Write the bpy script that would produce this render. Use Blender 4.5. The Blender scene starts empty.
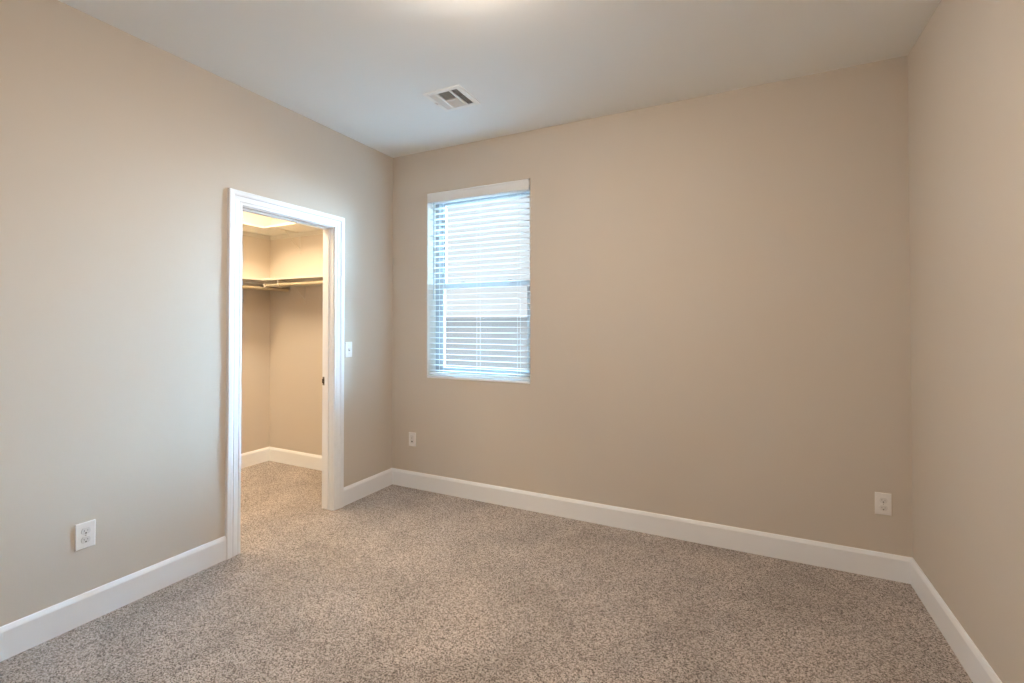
import bpy, bmesh, math
from mathutils import Vector, Matrix

S = bpy.context.scene
COL = S.collection
H = 2.74            # ceiling height
W = 3.402           # room width (left wall at x=0, right wall at x=W, window wall at y=0)
YR = -3.75          # wall behind the camera
CX = -1.53          # far side wall of the closet
CYF = -2.25         # near wall of the closet
WT = 0.102          # partition thickness

# ------------------------------------------------------------------ camera
cd = bpy.data.cameras.new('camera')
cam = bpy.data.objects.new('camera', cd); COL.objects.link(cam); S.camera = cam
F_PX = 482.79
cd.sensor_width = 36; cd.sensor_fit = 'HORIZONTAL'; cd.lens = F_PX * 36 / 1024
cd.shift_x = (512 - 497.06) / 1024
cd.shift_y = (318.03 - 341.5) / 1024
cd.clip_start = 0.02
cam.location = (2.643, -3.2085, 1.3363)
cam.rotation_euler = (math.pi / 2 + 0.0127, 0, 0.4758)

# ------------------------------------------------------------------ light and exposure
S.view_settings.view_transform = 'Standard'
S.view_settings.look = 'None'
S.view_settings.gamma = 1
S.view_settings.use_curve_mapping = False
S.view_settings.exposure = 0.0
try:
    S.cycles.use_denoising = True
    S.cycles.denoiser = 'OPENIMAGEDENOISE'
    S.cycles.denoising_input_passes = 'RGB_ALBEDO_NORMAL'
    S.cycles.max_bounces = 14; S.cycles.diffuse_bounces = 10
    S.cycles.transparent_max_bounces = 16
    S.cycles.sample_clamp_indirect = 20
except Exception:
    pass

SKY_LOW, SKY_HIGH = 1.0, 138.0
SUN_E = 90.0
LAMP_E = 155.0
CLOSET_E = 72.0

wd = bpy.data.worlds.new('overcast_sky'); S.world = wd; wd.use_nodes = True
nt = wd.node_tree; nt.nodes.clear()
tc = nt.nodes.new('ShaderNodeTexCoord')
sp = nt.nodes.new('ShaderNodeVectorMath'); sp.operation = 'DOT_PRODUCT'     # bright haze around the veiled sun
nt.links.new(tc.outputs['Generated'], sp.inputs[0]); sp.inputs[1].default_value = Vector((0.52, 0.56, 0.66)).normalized()
mr = nt.nodes.new('ShaderNodeMapRange'); mr.interpolation_type = 'SMOOTHSTEP'
mr.inputs['From Min'].default_value = 0.55; mr.inputs['From Max'].default_value = 0.96
mr.inputs['To Min'].default_value = SKY_LOW; mr.inputs['To Max'].default_value = SKY_HIGH
nt.links.new(sp.outputs['Value'], mr.inputs['Value'])
bg = nt.nodes.new('ShaderNodeBackground'); bg.inputs['Color'].default_value = (0.80, 0.91, 1.0, 1)
mixc = nt.nodes.new('ShaderNodeMix'); mixc.data_type = 'RGBA'
mixc.inputs['A'].default_value = (0.93, 0.96, 1.0, 1); mixc.inputs['B'].default_value = (0.25, 0.635, 1.0, 1)
mr2 = nt.nodes.new('ShaderNodeMapRange'); mr2.inputs['From Min'].default_value = 0.55; mr2.inputs['From Max'].default_value = 0.96
nt.links.new(sp.outputs['Value'], mr2.inputs['Value']); nt.links.new(mr2.outputs[0], mixc.inputs['Factor'])
nt.links.new(mixc.outputs['Result'], bg.inputs['Color'])
nt.links.new(mr.outputs[0], bg.inputs['Strength'])
wo = nt.nodes.new('ShaderNodeOutputWorld'); nt.links.new(bg.outputs[0], wo.inputs[0])

sl = bpy.data.lights.new('hazy_sun', 'SUN'); sl.energy = SUN_E; sl.angle = math.radians(50); sl.color = (0.36, 0.73, 1.0)
sun = bpy.data.objects.new('hazy_sun', sl); COL.objects.link(sun)
sun.location = (2, 6, 6)
sun.rotation_euler = Vector((-0.87, -0.40, -0.18)).to_track_quat('-Z', 'Y').to_euler()

# ------------------------------------------------------------------ materials
def mat(name, col, rough=0.5, bump=None, spec=0.5, metal=0.0, var=0.0, trans=0.0):
    m = bpy.data.materials.new(name); m.use_nodes = True
    n = m.node_tree; b = n.nodes['Principled BSDF']
    b.inputs['Base Color'].default_value = (*col, 1); b.inputs['Roughness'].default_value = rough
    b.inputs['Specular IOR Level'].default_value = spec; b.inputs['Metallic'].default_value = metal
    g = n.nodes.new('ShaderNodeNewGeometry')
    no = n.nodes.new('ShaderNodeTexNoise'); n.links.new(g.outputs['Position'], no.inputs['Vector'])
    no.inputs['Scale'].default_value = (bump[0] if bump else 60); no.inputs['Detail'].default_value = 3
    if bump:
        bp = n.nodes.new('ShaderNodeBump'); bp.inputs['Strength'].default_value = bump[1]; bp.inputs['Distance'].default_value = bump[2]
        n.links.new(no.outputs[0], bp.inputs['Height']); n.links.new(bp.outputs[0], b.inputs['Normal'])
    if var:
        n2 = n.nodes.new('ShaderNodeTexNoise'); n.links.new(g.outputs['Position'], n2.inputs['Vector'])
        n2.inputs['Scale'].default_value = 2.5; n2.inputs['Detail'].default_value = 4
        mx = n.nodes.new('ShaderNodeMix'); mx.data_type = 'RGBA'
        mx.inputs['A'].default_value = (*[c * (1 - var) for c in col], 1); mx.inputs['B'].default_value = (*[min(1, c * (1 + var)) for c in col], 1)
        n.links.new(n2.outputs[0], mx.inputs['Factor']); n.links.new(mx.outputs['Result'], b.inputs['Base Color'])
    if trans:
        td = n.nodes.new('ShaderNodeBsdfTranslucent'); td.inputs['Color'].default_value = (*col, 1)
        ms = n.nodes.new('ShaderNodeMixShader'); ms.inputs[0].default_value = trans
        n.links.new(b.outputs[0], ms.inputs[1]); n.links.new(td.outputs[0], ms.inputs[2])
        n.links.new(ms.outputs[0], n.nodes['Material Output'].inputs[0])
    return m

def emit(name, col, e):
    m = bpy.data.materials.new(name); m.use_nodes = True; n = m.node_tree; n.nodes.clear()
    em = n.nodes.new('ShaderNodeEmission'); em.inputs[0].default_value = (*col, 1); em.inputs[1].default_value = e
    o = n.nodes.new('ShaderNodeOutputMaterial'); n.links.new(em.outputs[0], o.inputs[0]); return m

M = {}
M['wall'] = mat('greige_wall_paint', (0.603, 0.544, 0.478), 0.75, (140, 0.10, 0.002), 0.25, var=0.012)
M['closet_wall'] = M['wall']
M['ceiling'] = mat('ceiling_paint', (0.86, 0.88, 0.885), 0.85, (110, 0.12, 0.002), 0.2, var=0.01)
M['trim'] = mat('white_trim_paint', (0.84, 0.86, 0.89), 0.35, (40, 0.02, 0.001), 0.5)
M['plate'] = mat('white_plastic_plate', (0.83, 0.82, 0.81), 0.3)
M['plate2'] = mat('white_plastic_receptacle', (0.72, 0.71, 0.70), 0.35)
M['dark'] = mat('dark_slot', (0.03, 0.028, 0.025), 0.6)
M['bronze'] = mat('oil_rubbed_bronze', (0.035, 0.025, 0.018), 0.4, metal=0.6)
M['brass'] = mat('screw_metal', (0.55, 0.53, 0.5), 0.35, metal=0.8)
M['slat'] = mat('white_blind_slat', (0.90, 0.91, 0.91), 0.4, trans=0.40)
M['valance'] = mat('white_blind_valance', (0.78, 0.81, 0.84), 0.4)
M['cord'] = mat('white_ladder_cord', (0.78, 0.8, 0.8), 0.7)
M['wand'] = mat('clear_plastic_wand', (0.50, 0.56, 0.60), 0.15)
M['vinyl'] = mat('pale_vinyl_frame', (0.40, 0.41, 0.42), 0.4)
M['vent'] = mat('white_vent_enamel', (0.90, 0.885, 0.855), 0.4)
M['vent_in'] = mat('vent_duct_dark', (0.10, 0.11, 0.12), 0.7)
M['shelf'] = mat('painted_closet_shelf', (0.60, 0.575, 0.52), 0.45)
M['rod'] = mat('tan_closet_rod', (0.50, 0.43, 0.30), 0.4)
M['bracket'] = mat('white_bracket_enamel', (0.60, 0.55, 0.49), 0.4)
M['block'] = mat('pale_stucco_block', (0.36, 0.29, 0.275), 0.9, (30, 0.3, 0.01), 0.2)
M['stucco'] = mat('brown_outer_stucco', (0.15, 0.13, 0.11), 0.9, (50, 0.4, 0.006), 0.1)
M['gravel'] = mat('brown_gravel', (0.13, 0.12, 0.105), 0.95, (60, 0.6, 0.02), 0.1, var=0.1)
M['lampglass'] = emit('lit_frosted_glass', (1.0, 0.85, 0.69), LAMP_E)
M['lampglass2'] = emit('lit_closet_glass', (1.0, 0.79, 0.52), CLOSET_E)
M['nickel'] = mat('brushed_nickel', (0.6, 0.58, 0.55), 0.35, metal=0.9)

def glass():
    m = bpy.data.materials.new('window_glass'); m.use_nodes = True; n = m.node_tree; n.nodes.clear()
    t = n.nodes.new('ShaderNodeBsdfTransparent'); t.inputs[0].default_value = (0.93, 0.95, 0.95, 1)
    g = n.nodes.new('ShaderNodeBsdfGlossy'); g.inputs['Roughness'].default_value = 0.02
    f = n.nodes.new('ShaderNodeFresnel'); f.inputs[0].default_value = 1.45
    x = n.nodes.new('ShaderNodeMixShader'); o = n.nodes.new('ShaderNodeOutputMaterial')
    n.links.new(f.outputs[0], x.inputs[0]); n.links.new(t.outputs[0], x.inputs[1]); n.links.new(g.outputs[0], x.inputs[2]); n.links.new(x.outputs[0], o.inputs[0])
    return m
M['glass'] = glass()

def carpet():
    m = bpy.data.materials.new('speckled_beige_carpet'); m.use_nodes = True; n = m.node_tree; b = n.nodes['Principled BSDF']
    L = n.links.new; N = n.nodes.new
    b.inputs['Roughness'].default_value = 1.0; b.inputs['Specular IOR Level'].default_value = 0.05
    b.inputs['Sheen Weight'].default_value = 0.25; b.inputs['Sheen Roughness'].default_value = 0.6
    g = N('ShaderNodeNewGeometry')
    v = N('ShaderNodeTexVoronoi'); v.inputs['Scale'].default_value = 240; L(g.outputs['Position'], v.inputs['Vector'])
    n1 = N('ShaderNodeTexNoise'); n1.inputs['Scale'].default_value = 150; n1.inputs['Detail'].default_value = 3; n1.inputs['Roughness'].default_value = 0.7
    L(g.outputs['Position'], n1.inputs['Vector'])
    sx = N('ShaderNodeSeparateColor'); L(v.outputs['Color'], sx.inputs[0])
    ad = N('ShaderNodeMath'); ad.operation = 'MULTIPLY_ADD'; ad.inputs[1].default_value = 0.62; L(sx.outputs[0], ad.inputs[0])
    mm = N('ShaderNodeMath'); mm.operation = 'MULTIPLY'; mm.inputs[1].default_value = 0.38; L(n1.outputs[0], mm.inputs[0]); L(mm.outputs[0], ad.inputs[2])
    r = N('ShaderNodeValToRGB'); cr = r.color_ramp
    cr.elements[0].position = 0.22; cr.elements[0].color = (0.085, 0.066, 0.053, 1)
    cr.elements[1].position = 0.78; cr.elements[1].color = (0.60, 0.535, 0.495, 1)
    e = cr.elements.new(0.36); e.color = (0.21, 0.172, 0.146, 1)
    e = cr.elements.new(0.50); e.color = (0.38, 0.318, 0.286, 1)
    L(ad.outputs[0], r.inputs[0])
    # brushed pile: broad soft patches
    n2 = N('ShaderNodeTexNoise'); n2.inputs['Scale'].default_value = 2.6; n2.inputs['Detail'].default_value = 5; n2.inputs['Roughness'].default_value = 0.55; n2.inputs['Distortion'].default_value = 0.6
    L(g.outputs['Position'], n2.inputs['Vector'])
    p = N('ShaderNodeMapRange'); p.inputs['From Min'].default_value = 0.35; p.inputs['From Max'].default_value = 0.65; p.inputs['To Min'].default_value = 0.87; p.inputs['To Max'].default_value = 1.15
    L(n2.outputs[0], p.inputs['Value'])
    vm = N('ShaderNodeVectorMath'); vm.operation = 'SCALE'; L(r.outputs[0], vm.inputs[0]); L(p.outputs[0], vm.inputs['Scale'])
    L(vm.outputs[0], b.inputs['Base Color'])
    bp = N('ShaderNodeBump'); bp.inputs['Strength'].default_value = 0.7; bp.inputs['Distance'].default_value = 0.008
    L(ad.outputs[0], bp.inputs['Height']); L(bp.outputs[0], b.inputs['Normal'])
    return m
M['carpet'] = carpet()

# ------------------------------------------------------------------ helpers
def box(bm, x0, x1, y0, y1, z0, z1, bev=0, seg=2):
    r = bmesh.ops.create_cube(bm, size=1)
    for v in r['verts']:
        v.co = Vector((x0 + (v.co.x + .5) * (x1 - x0), y0 + (v.co.y + .5) * (y1 - y0), z0 + (v.co.z + .5) * (z1 - z0)))
    if bev:
        es = list({e for v in r['verts'] for e in v.link_edges})
        bmesh.ops.bevel(bm, geom=es, offset=bev, segments=seg, affect='EDGES', profile=0.5)

def tube(bm, a, b, r, n=16, r2=None):
    a, b = Vector(a), Vector(b); d = b - a
    m = Matrix.Translation((a + b) / 2) @ d.to_track_quat('Z', 'Y').to_matrix().to_4x4()
    bmesh.ops.create_cone(bm, cap_ends=True, segments=n, radius1=r, radius2=r if r2 is None else r2, depth=d.length, matrix=m)

def lathe(bm, prof, c, n=48):
    rings = []
    for (r, z) in prof:
        if r < 1e-6: rings.append([bm.verts.new((c[0], c[1], c[2] + z))])
        else: rings.append([bm.verts.new((c[0] + r * math.cos(2 * math.pi * k / n), c[1] + r * math.sin(2 * math.pi * k / n), c[2] + z)) for k in range(n)])
    for a, b in zip(rings, rings[1:]):
        for k in range(n):
            q = [a[k % len(a)], a[(k + 1) % len(a)], b[(k + 1) % len(b)], b[k % len(b)]]
            u = []
            for v in q:
                if v not in u: u.append(v)
            if len(u) > 2: bm.faces.new(u)

def extrude_path(bm, prof, frames):
    """prof: list of (u, v); frames: list of functions (u, v) -> point."""
    rings = [[bm.verts.new(f(u, v)) for u, v in prof] for f in frames]
    n = len(prof)
    for a, b in zip(rings, rings[1:]):
        for k in range(n):
            bm.faces.new([a[k], a[(k + 1) % n], b[(k + 1) % n], b[k]])
    bm.faces.new(rings[0][::-1]); bm.faces.new(rings[-1])

def obj(name, bm, m, parent=None, smooth=False, origin=None):
    bmesh.ops.recalc_face_normals(bm, faces=bm.faces)
    me = bpy.data.meshes.new(name)
    if origin is not None:
        bmesh.ops.translate(bm, verts=bm.verts, vec=-Vector(origin))
    bm.to_mesh(me); bm.free()
    me.materials.append(m)
    if smooth:
        for p in me.polygons: p.use_smooth = True
    o = bpy.data.objects.new(name, me); COL.objects.link(o)
    if origin is not None: o.location = origin
    if parent: o.parent = parent
    return o

def smooth_angle(o, deg=35):
    me = o.data
    for p in me.polygons: p.use_smooth = True
    b = bmesh.new(); b.from_mesh(me)
    for e in b.edges:
        if len(e.link_faces) == 2 and e.calc_face_angle(0) > math.radians(deg): e.smooth = False
    b.to_mesh(me); b.free()

def struct(o, label=None):
    o['kind'] = 'structure'
    if label: o['label'] = label
    return o

def thing(name, loc, label, cat, group=None):
    o = bpy.data.objects.new(name, None); COL.objects.link(o); o.location = loc
    o.empty_display_size = 0.05
    o['label'] = label; o['category'] = cat
    if group: o['group'] = group
    return o

def sb(name, m, label, *boxes, **k):
    bm = bmesh.new()
    for b in boxes: box(bm, *b)
    return struct(obj(name, bm, m, **k), label)

# ------------------------------------------------------------------ room shell
WX0, WX1, WZ0, WZ1 = 0.355, 1.255, 0.905, 2.393      # window opening
WD = 0.20                                            # outer wall thickness
DY0, DY1, DZ = -1.367, -0.660, 2.032                 # clear door opening between the jamb faces
JT = 0.018

# floor: one carpet through the room and the closet
bm = bmesh.new()
box(bm, CX - 0.1, W + 0.1, YR - 0.1, 0.0, -0.12, 0.0)
struct(obj('floor', bm, M['carpet']), 'speckled beige cut pile carpet running through the room and closet')

bm = bmesh.new(); box(bm, CX - 0.1, W + 0.1, YR - 0.1, 0.0, H, H + 0.12)
struct(obj('ceiling', bm, M['ceiling']), 'smooth pale ceiling')

def wall_with_hole(x0, x1, z0, z1, hx0, hx1, hz0, hz1, ya, yb, bev):
    bm = bmesh.new()
    def ring(y, a, b, c, d): return [bm.verts.new(p) for p in ((a, y, c), (b, y, c), (b, y, d), (a, y, d))]
    of, hf = ring(ya, x0, x1, z0, z1), ring(ya, hx0, hx1, hz0, hz1)
    ob, hb = ring(yb, x0, x1, z0, z1), ring(yb, hx0, hx1, hz0, hz1)
    for k in range(4):
        j = (k + 1) % 4
        bm.faces.new([of[k], of[j], hf[j], hf[k]]); bm.faces.new([ob[j], ob[k], hb[k], hb[j]])
        bm.faces.new([hf[k], hf[j], hb[j], hb[k]]); bm.faces.new([of[j], of[k], ob[k], ob[j]])
    bm.edges.ensure_lookup_table()
    es = [e for e in bm.edges if e.verts[0] in hf and e.verts[1] in hf]
    bmesh.ops.bevel(bm, geom=es, offset=bev, segments=5, affect='EDGES', profile=0.5)
    return bm
o = obj('wall_back', wall_with_hole(CX - 0.1, W + 0.1, -0.12, H + 0.12, WX0, WX1, WZ0, WZ1, 0.0, WD, 0.010), M['wall'])
smooth_angle(o, 40)
o.data.materials.append(M['stucco'])          # the outer face of the house wall
for p in o.data.polygons:
    if p.normal.y > 0.9: p.material_index = 1
struct(o, 'greige wall with the window in it')

RO0, RO1, ROZ = DY0 - JT, DY1 + JT, DZ + JT
sb('wall_left', M['wall'], 'greige wall with the closet doorway in it',
   (-WT, 0, YR, RO0, 0, H), (-WT, 0, RO1, 0, 0, H), (-WT, 0, RO0, RO1, ROZ, H))
sb('wall_right', M['wall'], 'plain greige wall beside the window wall', (W, W + 0.1, YR - 0.1, 0, 0, H))
sb('wall_rear', M['wall'], None, (-WT, W, YR - 0.1, YR, 0, H))
sb('wall_closet', M['closet_wall'], 'greige closet wall carrying shelves', (CX - 0.1, CX, CYF - 0.1, 0, 0, H))
sb('wall_closet_front', M['closet_wall'], None, (CX, -WT, CYF - 0.1, CYF, 0, H))

# baseboards
BH, BT = 0.1325, 0.014
BP = [(0, 0), (BT, 0), (BT, 0.1125), (BT - 0.0022, 0.1185), (0.0065, 0.1300), (0.0045, BH), (0, BH)]
def baseboard(name, a, b, nrm, label=None, mit=(0, 0)):
    """runs from a to b along a wall; nrm points into the room; mit shortens the front at a mitred end (per end, in board thicknesses)."""
    a, b, nrm = Vector((*a, 0)), Vector((*b, 0)), Vector((*nrm, 0)); d = (b - a).normalized()
    fa = lambda u, v: a + nrm * u + d * u * mit[0] + Vector((0, 0, v))
    fb = lambda u, v: b + nrm * u - d * u * mit[1] + Vector((0, 0, v))
    bm = bmesh.new(); extrude_path(bm, BP, [fa, fb])
    return struct(obj(name, bm, M['trim']), label)
CO_R, CI_R, CI_L, CO_L, CZI, CZO = -0.566, -0.654, -1.373, -1.462, 2.036, 2.118   # casing edges
baseboard('baseboard_back', (0, 0), (W, 0), (0, -1), 'tall white baseboard under the window wall', (1, 1))
baseboard('baseboard_right', (W, 0), (W, YR), (-1, 0), 'tall white baseboard on the plain side wall', (1, 1))
baseboard('baseboard_left', (0, YR), (0, CO_L), (1, 0), 'tall white baseboard from the doorway towards the viewer', (1, 0))
baseboard('baseboard_left_corner', (0, CO_R), (0, 0), (1, 0), 'short white baseboard between doorway and window wall', (0, 1))
baseboard('baseboard_rear', (W, YR), (0, YR), (0, 1), None, (1, 1))
baseboard('baseboard_closet_back', (CX, 0), (-WT, 0), (0, -1), 'white baseboard inside the closet, below the bracketed shelf', (1, 1))
baseboard('baseboard_closet_side', (CX, CYF), (CX, 0), (1, 0), 'white baseboard on the closet far side wall', (1, 1))
baseboard('baseboard_closet_front', (-WT, CYF), (CX, CYF), (0, 1), None, (1, 1))

# ------------------------------------------------------------------ doorway: jamb, stop, casing, strike plate
door = bpy.data.objects.new('door_1', None); COL.objects.link(door); door.location = (0, (DY0 + DY1) / 2, 0)
struct(door, 'white cased doorway opening into the closet')
def rel(o, p):
    o.parent = p; o.matrix_parent_inverse = Matrix.Translation(-p.location); return o
bm = bmesh.new()
box(bm, -WT, 0.0, RO0, DY0, 0, ROZ); box(bm, -WT, 0.0, DY1, RO1, 0, ROZ); box(bm, -WT, 0.0, DY0, DY1, DZ, ROZ)
rel(struct(obj('door_jamb', bm, M['trim'])), door)
bm = bmesh.new(); s0, s1, st = -0.070, -0.034, 0.011
box(bm, s0, s1, DY0, DY0 + st, 0.006, DZ, 0.0015); box(bm, s0, s1, DY1 - st, DY1, 0.006, DZ, 0.0015); box(bm, s0, s1, DY0 + st, DY1 - st, DZ - st, DZ, 0.0015)
rel(struct(obj('door_stop', bm, M['trim'])), door)
CP = [(0, 0), (0, 0.010), (0.0035, 0.0125), (0.015, 0.0125), (0.0175, 0.0105), (0.021, 0.0135), (0.046, 0.0165), (0.0485, 0.0145), (0.052, 0.0185), (0.060, 0.0205), (0.079, 0.0205), (0.083, 0.0175), (0.083, 0)]
wl, wr, wt = (CI_L - CO_L) / 0.083, (CO_R - CI_R) / 0.083, (CZO - CZI) / 0.083
fr = [lambda u, v: (v, CI_L - u * wl, 0.0), lambda u, v: (v, CI_L - u * wl, CZI + u * wt),
      lambda u, v: (v, CI_R + u * wr, CZI + u * wt), lambda u, v: (v, CI_R + u * wr, 0.0)]
bm = bmesh.new(); extrude_path(bm, CP, fr)
rel(struct(obj('door_casing', bm, M['trim'])), door)
# strike plate let into the jamb facing the opening
sy = DY1 - 0.0012
bm = bmesh.new(); box(bm, -0.098, -0.073, sy - 0.0006, DY1, 0.892, 0.953, 0.0005); box(bm, -0.1035, -0.097, sy - 0.0006, DY1 + 0.003, 0.907, 0.938, 0.0005)
pl = rel(struct(obj('strike_plate', bm, M['bronze']), 'dark bronze strike plate'), door)
bm = bmesh.new(); box(bm, -0.091, -0.080, sy - 0.0012, DY1 - 0.001, 0.912, 0.933)
c = struct(obj('latch_hole', bm, M['dark'])); c.parent = pl
c.matrix_parent_inverse = Matrix.Identity(4)
for z in (0.900, 0.945):
    bm = bmesh.new(); tube(bm, (-0.0855, sy - 0.0012, z), (-0.0855, DY1, z), 0.0035, 10)
    c = struct(obj('screw', bm, M['brass'])); c.parent = pl

# ------------------------------------------------------------------ window
win = bpy.data.objects.new('window_1', None); COL.objects.link(win); win.location = (WX0, 0.12, WZ0)
struct(win, 'white single hung window deep in the wall')
FY0, FY1 = 0.118, 0.195
FW = 0.036
bm = bmesh.new()
def frame_boxes(bm, x0, x1, z0, z1, w, y0, y1, bev=0.002, wb=None):
    wb = wb or w
    box(bm, x0, x0 + w, y0, y1, z0, z1, bev); box(bm, x1 - w, x1, y0, y1, z0, z1, bev)
    box(bm, x0 + w, x1 - w, y0, y1, z0, z0 + wb, bev); box(bm, x0 + w, x1 - w, y0, y1, z1 - w, z1, bev)
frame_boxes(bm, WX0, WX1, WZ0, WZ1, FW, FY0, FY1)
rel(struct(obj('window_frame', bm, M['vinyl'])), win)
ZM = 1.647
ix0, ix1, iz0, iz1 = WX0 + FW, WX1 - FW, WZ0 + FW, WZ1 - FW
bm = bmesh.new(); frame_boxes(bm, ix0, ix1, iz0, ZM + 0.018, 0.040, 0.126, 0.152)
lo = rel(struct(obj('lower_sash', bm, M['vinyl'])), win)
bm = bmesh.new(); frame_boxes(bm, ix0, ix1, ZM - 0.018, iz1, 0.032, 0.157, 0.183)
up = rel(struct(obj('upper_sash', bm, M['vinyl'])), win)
bm = bmesh.new(); box(bm, ix0 + 0.035, ix1 - 0.035, 0.137, 0.141, iz0 + 0.035, ZM - 0.018)
rel(struct(obj('lower_pane', bm, M['glass'])), win)
bm = bmesh.new(); box(bm, ix0 + 0.028, ix1 - 0.028, 0.168, 0.172, ZM + 0.010, iz1 - 0.028)
rel(struct(obj('upper_pane', bm, M['glass'])), win)
for x in (0.60, 1.02):
    bm = bmesh.new(); box(bm, x - 0.03, x + 0.03, 0.130, 0.150, ZM + 0.018, ZM + 0.024, 0.002); tube(bm, (x, 0.140, ZM + 0.022), (x, 0.140, ZM + 0.034), 0.011, 14); box(bm, x - 0.005, x + 0.030, 0.126, 0.136, ZM + 0.026, ZM + 0.034, 0.002)
    rel(struct(obj('sash_lock', bm, M['vinyl'])), win)
bm = bmesh.new(); box(bm, WX0 + 0.0005, WX1 - 0.0005, -0.004, FY0, WZ0 - 0.0005, WZ0 + 0.016, 0.004, 3)
rel(struct(obj('window_sill', bm, M['trim']), 'thin white sill'), win)

# ------------------------------------------------------------------ window blind (hangs in the opening, slats open)
BX0, BX1 = WX0 + 0.007, WX1 - 0.007
blind = thing('window_blind', (0.805, 0.045, WZ1), 'white faux wood blind lowered over the window with its slats tilted open', 'blind')
bm = bmesh.new(); box(bm, BX0, BX1, 0.014, 0.066, WZ1 - 0.052, WZ1 - 0.003, 0.002)
rel(obj('headrail', bm, M['valance']), blind)
VP = [(0, 0), (0.0075, 0), (0.010, 0.006), (0.0085, 0.012), (0.0085, 0.060), (0.0105, 0.066), (0.0105, 0.073), (0.006, 0.078), (0, 0.078)]
bm = bmesh.new(); vz = WZ1 - 0.079
extrude_path(bm, VP, [lambda u, v: (WX0 + 0.002, 0.004 - u, vz + v), lambda u, v: (WX1 - 0.006, 0.004 - u, vz + v)])
rel(obj('valance', bm, M['valance']), blind)
pitch, depth = 0.0437, 0.0505
zb = WZ0 + 0.016 + 0.022
def slat_bm(z, t=0.0026, d=depth, crown=0.0018, x0=BX0 + 0.002, x1=BX1 - 0.002, tilt=0.0):
    bm = bmesh.new(); n = 6; pr = []
    for k in range(n + 1):
        u = -d / 2 + d * k / n; pr.append((u, t / 2 + crown * (1 - (2 * u / d) ** 2)))
    pr += [(u, v - t) for u, v in reversed(pr)]
    c, s = math.cos(tilt), math.sin(tilt)
    extrude_path(bm, pr, [lambda u, v, x=x: (x, 0.046 + u * c - v * s, z + u * s + v * c) for x in (x0, x1)])
    return bm
z = zb + 0.020
top = WZ1 - 0.075
while z < top:
    rel(obj('slat', slat_bm(z), M['slat'], smooth=False), blind)
    z += pitch
rel(obj('bottom_rail', slat_bm(zb - 0.004, 0.016, 0.051, 0.001), M['slat']), blind)
for x in (BX0 + 0.10, 0.805, BX1 - 0.10):
    bm = bmesh.new()
    for y in (0.0195, 0.0725):
        tube(bm, (x, y, zb), (x, y, WZ1 - 0.05), 0.0009, 6)
    z = zb + 0.020
    while z < top:
        tube(bm, (x, 0.0195, z - 0.0022), (x, 0.0725, z - 0.0022), 0.0007, 5); z += pitch
    rel(obj('ladder_cord', bm, M['cord']), blind)
bm = bmesh.new(); wx = BX0 + 0.052
tube(bm, (wx, 0.006, 1.545), (wx, 0.006, WZ1 - 0.075), 0.0042, 8); tube(bm, (wx, 0.006, 1.535), (wx, 0.006, 1.56), 0.0055, 8); tube(bm, (wx, 0.006, WZ1 - 0.075), (wx, 0.016, WZ1 - 0.045), 0.002, 8)
rel(obj('tilt_wand', bm, M['wand']), blind)

# ------------------------------------------------------------------ outside the window
bm = bmesh.new(); box(bm, -14, 14, WD + 0.001, 16, -0.42, -0.25)
struct(obj('ground', bm, M['gravel']), 'brown gravel yard outside')
bm = bmesh.new(); box(bm, -12, 11, 4.60, 4.80, -0.26, 1.43); box(bm, -12, 11, 4.57, 4.83, 1.43, 1.485, 0.008)
struct(obj('wall_yard', bm, M['block']), 'pale blue grey yard wall seen through the slats')

# ------------------------------------------------------------------ wall plates
def orient(p, pos, ang):
    p.location = pos; p.rotation_euler = (0, 0, ang)

def plate_bm(w=0.070, h=0.1145, t=0.006):
    bm = bmesh.new()
    box(bm, -w / 2, w / 2, -t, 0, -h / 2, h / 2)
    es = [e for e in bm.edges if all(v.co.y < -t / 2 for v in e.verts)]
    bmesh.ops.bevel(bm, geom=es, offset=0.004, segments=3, affect='EDGES', profile=0.6)
    return bm

def receptacle_face(z):
    bm = bmesh.new(); n = 20; pts = []
    for k in range(n * 2):
        a = 2 * math.pi * k / (n * 2); x, zz = 0.0172 * math.cos(a), 0.0172 * math.sin(a)
        pts.append((x, max(-0.0138, min(0.0138, zz))))
    f = [bm.verts.new((x, -0.0085, z + q)) for x, q in pts]; b = [bm.verts.new((x, -0.004, z + q)) for x, q in pts]
    bm.faces.new(f)
    for k in range(len(pts)):
        bm.faces.new([f[k], b[k], b[(k + 1) % len(pts)], f[(k + 1) % len(pts)]])
    bm.faces.new(b[::-1])
    return bm

def make_outlet(name, pos, ang, label, w=0.070, h=0.1145):
    t = thing(name, (0, 0, 0), label, 'electrical outlet', 'duplex outlets on the walls')
    obj('cover_plate', plate_bm(w, h), M['plate'], t)
    for z in (0.0195, -0.0195):
        r = obj('receptacle', receptacle_face(z), M['plate2'], t)
        bm = bmesh.new()
        box(bm, -0.0072, -0.0058, -0.0088, -0.008, z - 0.0015, z + 0.0055); box(bm, 0.0058, 0.0072, -0.0088, -0.008, z - 0.0010, z + 0.0045)
        obj('blade_slots', bm, M['dark'], r)
        bm = bmesh.new(); tube(bm, (0, -0.0088, z - 0.0085), (0, -0.008, z - 0.0085), 0.0031, 12)
        obj('ground_hole', bm, M['dark'], r)
    bm = bmesh.new(); tube(bm, (0, -0.0072, 0), (0, -0.005, 0), 0.0032, 12)
    obj('screw', bm, M['brass'], t, smooth=False)
    orient(t, pos, ang)
    return t
# local -y faces into the room: back wall ang 0, left wall (facing +x) ang +90
make_outlet('wall_outlet', (0, -2.118, 0.390), math.pi / 2, 'white duplex outlet low on the wall between the doorway and the viewer', 0.075, 0.116)
make_outlet('wall_outlet', (3.281, 0, 0.389), 0, 'white duplex outlet low on the window wall near the plain side wall')

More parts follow.
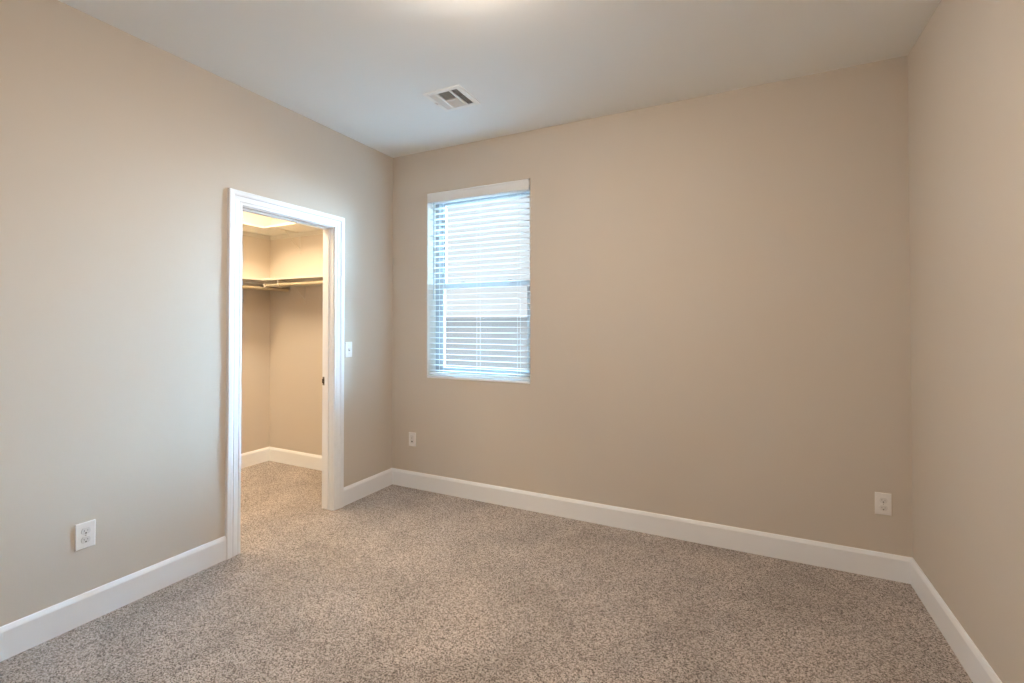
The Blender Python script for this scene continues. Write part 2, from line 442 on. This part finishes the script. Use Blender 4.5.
t = thing('cable_wall_plate', (0, 0, 0), 'small white jack plate below the window near the room corner', 'wall plate')
obj('cover_plate', plate_bm(0.070, 0.112), M['plate'], t)
bm = bmesh.new(); box(bm, -0.0165, 0.0165, -0.0075, -0.004, -0.0330, 0.0330, 0.001); obj('insert', bm, M['plate2'], t)
bm = bmesh.new(); tube(bm, (0, -0.0135, 0.012), (0, -0.007, 0.012), 0.0048, 12); obj('coax_jack', bm, M['brass'], t)
bm = bmesh.new(); box(bm, -0.006, 0.006, -0.0080, -0.0070, -0.022, -0.012); obj('data_jack', bm, M['dark'], t)
orient(t, (0.211, 0, 0.394), 0)

t = thing('light_switch', (0, 0, 0), 'white single toggle light switch beside the doorway casing', 'light switch')
obj('cover_plate', plate_bm(0.070, 0.1145), M['plate'], t)
bm = bmesh.new(); box(bm, -0.006, 0.006, -0.0068, -0.0050, -0.0125, 0.0125); obj('switch_slot', bm, M['plate2'], t)
bm = bmesh.new(); box(bm, -0.0042, 0.0042, -0.020, -0.005, -0.0045, 0.0045, 0.001)
bmesh.ops.rotate(bm, verts=bm.verts, cent=(0, -0.005, 0), matrix=Matrix.Rotation(math.radians(24), 3, 'X')); obj('toggle', bm, M['plate'], t)
for z in (0.030, -0.030):
    bm = bmesh.new(); tube(bm, (0, -0.0072, z), (0, -0.005, z), 0.0030, 12); obj('screw', bm, M['plate2'], t)
orient(t, (0, -0.507, 1.146), math.pi / 2)

# ------------------------------------------------------------------ ceiling register
vx0, vx1, vy0, vy1 = 0.900, 1.157, -0.815, -0.549
vent = thing('ceiling_vent', ((vx0 + vx1) / 2, (vy0 + vy1) / 2, H), 'white square multi way air register on the ceiling', 'vent')
t_ = 0.007; zt, zbm = H, H - t_
# openings: x ranges / y ranges
xa, xb, xc, xd = vx0 + 0.028, vx0 + 0.070, vx0 + 0.082, vx1 - 0.090
xe, xf = vx1 - 0.078, vx1 - 0.034
ya, yb2 = vy0 + 0.030, vy1 - 0.030; ym0, ym1 = (vy0 + vy1) / 2 - 0.006, (vy0 + vy1) / 2 + 0.006
bm = bmesh.new()
xs = [vx0, xa, xb, xc, xd, xe, xf, vx1]
box(bm, vx0, xa, vy0, vy1, zbm, zt, 0.0015); box(bm, xf, vx1, vy0, vy1, zbm, zt, 0.0015)
box(bm, xa, xf, vy0, ya, zbm, zt, 0.0015); box(bm, xa, xf, yb2, vy1, zbm, zt, 0.0015)
box(bm, xb, xc, ya, yb2, zbm, zt); box(bm, xd, xe, ya, yb2, zbm, zt); box(bm, xc, xd, ym0, ym1, zbm, zt)
rel(obj('register_frame', bm, M['vent']), vent)
bm = bmesh.new(); box(bm, xa - 0.004, xf + 0.004, ya - 0.004, yb2 + 0.004, H - 0.0015, H - 0.0003)
rel(obj('duct_opening', bm, M['vent_in']), vent)
def louvres(name, x0, x1, y0, y1, along, tilt, n, wd=0.0075):
    bm = bmesh.new()
    for k in range(n):
        f = (k + 0.5) / n
        sub = bmesh.new(); L2 = (y1 - y0) / 2 if along == 'y' else (x1 - x0) / 2
        box(sub, -wd / 2, wd / 2, -L2, L2, -0.0005, 0.0005)
        bmesh.ops.rotate(sub, verts=sub.verts, cent=(0, 0, 0), matrix=Matrix.Rotation(tilt, 3, 'Y'))
        if along == 'x': bmesh.ops.rotate(sub, verts=sub.verts, cent=(0, 0, 0), matrix=Matrix.Rotation(math.pi / 2, 3, 'Z'))
        c = (x0 + f * (x1 - x0), (y0 + y1) / 2, H - 0.0045) if along == 'y' else ((x0 + x1) / 2, y0 + f * (y1 - y0), H - 0.0045)
        bmesh.ops.translate(sub, verts=sub.verts, vec=c)
        me = bpy.data.meshes.new('tmp'); sub.to_mesh(me); sub.free(); bm.from_mesh(me); bpy.data.meshes.remove(me)
    rel(obj(name, bm, M['vent']), vent)
louvres('louvre_bank', xa, xb, ya, yb2, 'y', math.radians(-40), 5)
louvres('louvre_bank', xe, xf, ya, yb2, 'y', math.radians(40), 5)
louvres('louvre_bank', xc, xd, ya, ym0, 'x', math.radians(-40), 10)
louvres('louvre_bank', xc, xd, ym1, yb2, 'x', math.radians(40), 10)
bm = bmesh.new(); box(bm, vx0 + 0.004, vx0 + 0.012, (vy0 + vy1) / 2 - 0.012, (vy0 + vy1) / 2 + 0.012, H - 0.014, zbm, 0.001)
rel(obj('damper_lever', bm, M['vent']), vent)

# ------------------------------------------------------------------ ceiling lamps (both just outside the picture)
def dome_lamp(name, x, y, r, gm, label):
    t = thing(name, (x, y, H), label, 'ceiling lamp')
    bm = bmesh.new(); lathe(bm, [(0, 0), (r * 1.02, 0), (r * 1.04, -0.006), (r * 1.04, -0.022), (r * 0.99, -0.026), (0, -0.026)], (0, 0, 0))
    o = obj('lamp_base', bm, M['nickel'], t); smooth_angle(o)
    pr = [(r * math.cos(a), -0.026 - 0.075 * (r / 0.17) * math.sin(a)) for a in [math.pi / 2 * k / 10 for k in range(11)]]
    pr[-1] = (0, pr[-1][1])
    bm = bmesh.new(); lathe(bm, pr, (0, 0, 0))
    obj('glass_dome', bm, gm, t, smooth=True)
    return t
dome_lamp('ceiling_lamp', 1.76, -1.76, 0.15, M['lampglass'], 'round frosted dome lamp in the middle of the bedroom ceiling')
t = thing('closet_lamp', (-0.76, -0.98, H), 'long warm wraparound lamp on the closet ceiling', 'ceiling lamp')
bm = bmesh.new(); box(bm, -0.14, 0.14, -0.52, 0.52, -0.030, -0.0002, 0.003); obj('lamp_base', bm, M['bracket'], t)
bm = bmesh.new(); extrude_path(bm, [(0.125 * math.cos(a), -0.031 - 0.055 * math.sin(a)) for a in [math.pi * k / 12 for k in range(13)]], [lambda u, v: (u, -0.50, v), lambda u, v: (u, 0.50, v)])
obj('diffuser', bm, M['lampglass2'], t)

# ------------------------------------------------------------------ closet shelves, rods, brackets
SD = 0.305
def L_shelf(name, zt, label):
    root = thing(name, (CX, 0, zt), label, 'shelf', 'corner shelves in the closet')
    bm = bmesh.new(); th = 0.018
    box(bm, CX + 0.0005, CX + SD, CYF + 0.0005, -0.0005, zt - th, zt, 0.0012)
    rel(obj('side_board', bm, M['shelf']), root)
    bm = bmesh.new(); box(bm, CX + SD + 0.0003, -WT - 0.0005, -SD, -0.0005, zt - th, zt, 0.0012)
    rel(obj('back_board', bm, M['shelf']), root)
    bm = bmesh.new()
    box(bm, CX + 0.0005, CX + 0.018, CYF + 0.0005, -0.0005, zt - th - 0.038, zt - th - 0.0002, 0.001)
    rel(obj('side_cleat', bm, M['shelf']), root)
    bm = bmesh.new(); box(bm, CX + 0.0185, -WT - 0.0005, -0.018, -0.0005, zt - th - 0.038, zt - th - 0.0002, 0.001)
    rel(obj('back_cleat', bm, M['shelf']), root)
    return root
ZS1, ZS2 = 1.748, 2.222
L_shelf('closet_shelf', ZS1, 'lower white closet shelf turning the corner above the hanging rods')
L_shelf('closet_shelf', ZS2, 'upper white closet shelf turning the corner near the closet ceiling')

RZ, RZL, RR = 1.688, 1.664, 0.0155
def rod(name, a, b, label):
    a, b = Vector(a), Vector(b); d = (b - a).normalized()
    t = thing(name, a, label, 'closet rod', 'hanging rods under the lower closet shelf')
    bm = bmesh.new(); tube(bm, a, b, RR, 20); rel(obj('pole', bm, M['rod'], smooth=False), t)
    for p, q in ((a, a + d * 0.010), (b - d * 0.010, b)):
        bm = bmesh.new(); tube(bm, p, q, 0.026, 20); rel(obj('end_cup', bm, M['bracket']), t)
    return t
rx, ry = CX + 0.262, -0.272
rod('closet_rod', (rx, CYF + 0.001, RZL), (rx, -0.001, RZL), 'long painted hanging rod along the far side wall of the closet')
rod('closet_rod', (rx + 0.030, ry, RZ), (-WT - 0.001, ry, RZ), 'shorter hanging rod parallel to the window wall inside the closet')

def bracket(name, x, zs, hook, label):
    """plate on the wall y=0, arm under the shelf, curved brace, optional rod hook"""
    t = thing(name, (x, 0, zs), label, 'bracket', 'steel brackets under the closet shelves')
    w = 0.0055
    z1 = zs - 0.018
    bm = bmesh.new(); box(bm, x - 0.0125, x + 0.0125, -0.0035, -0.0003, z1 - 0.21, z1 - 0.039, 0.0008)
    rel(obj('wall_plate', bm, M['bracket']), t)
    bm = bmesh.new(); box(bm, x - w, x + w, -SD + 0.012, -0.0186, z1 - 0.008, z1 - 0.0004, 0.0008)
    rel(obj('arm', bm, M['bracket']), t)
    bm = bmesh.new(); tube(bm, (x, -0.005, z1 - 0.165), (x, -0.165, z1 - 0.006), 0.0035, 8)
    rel(obj('brace', bm, M['bracket']), t)
    if hook:
        bm = bmesh.new(); box(bm, x - w, x + w, ry - 0.026, ry - 0.020, RZ, z1 - 0.0004, 0.0008)
        for k in range(8):
            a0, a1 = math.pi + k / 8 * math.pi, math.pi + (k + 1) / 8 * math.pi
            r = 0.0225
            tube(bm, (x, ry + r * math.cos(a0), RZ + r * math.sin(a0)), (x, ry + r * math.cos(a1), RZ + r * math.sin(a1)), 0.0042, 8)
        rel(obj('rod_hook', bm, M['bracket']), t)
    for z in (z1 - 0.055, z1 - 0.195):
        bm = bmesh.new(); tube(bm, (x, -0.0055, z), (x, -0.003, z), 0.004, 10); rel(obj('screw', bm, M['brass']), t)
    return t
bracket('shelf_bracket', -1.045, ZS1, True, 'steel bracket and rod hook under the lower closet shelf')
bracket('shelf_bracket', -1.115, ZS2, False, 'steel bracket under the upper closet shelf')
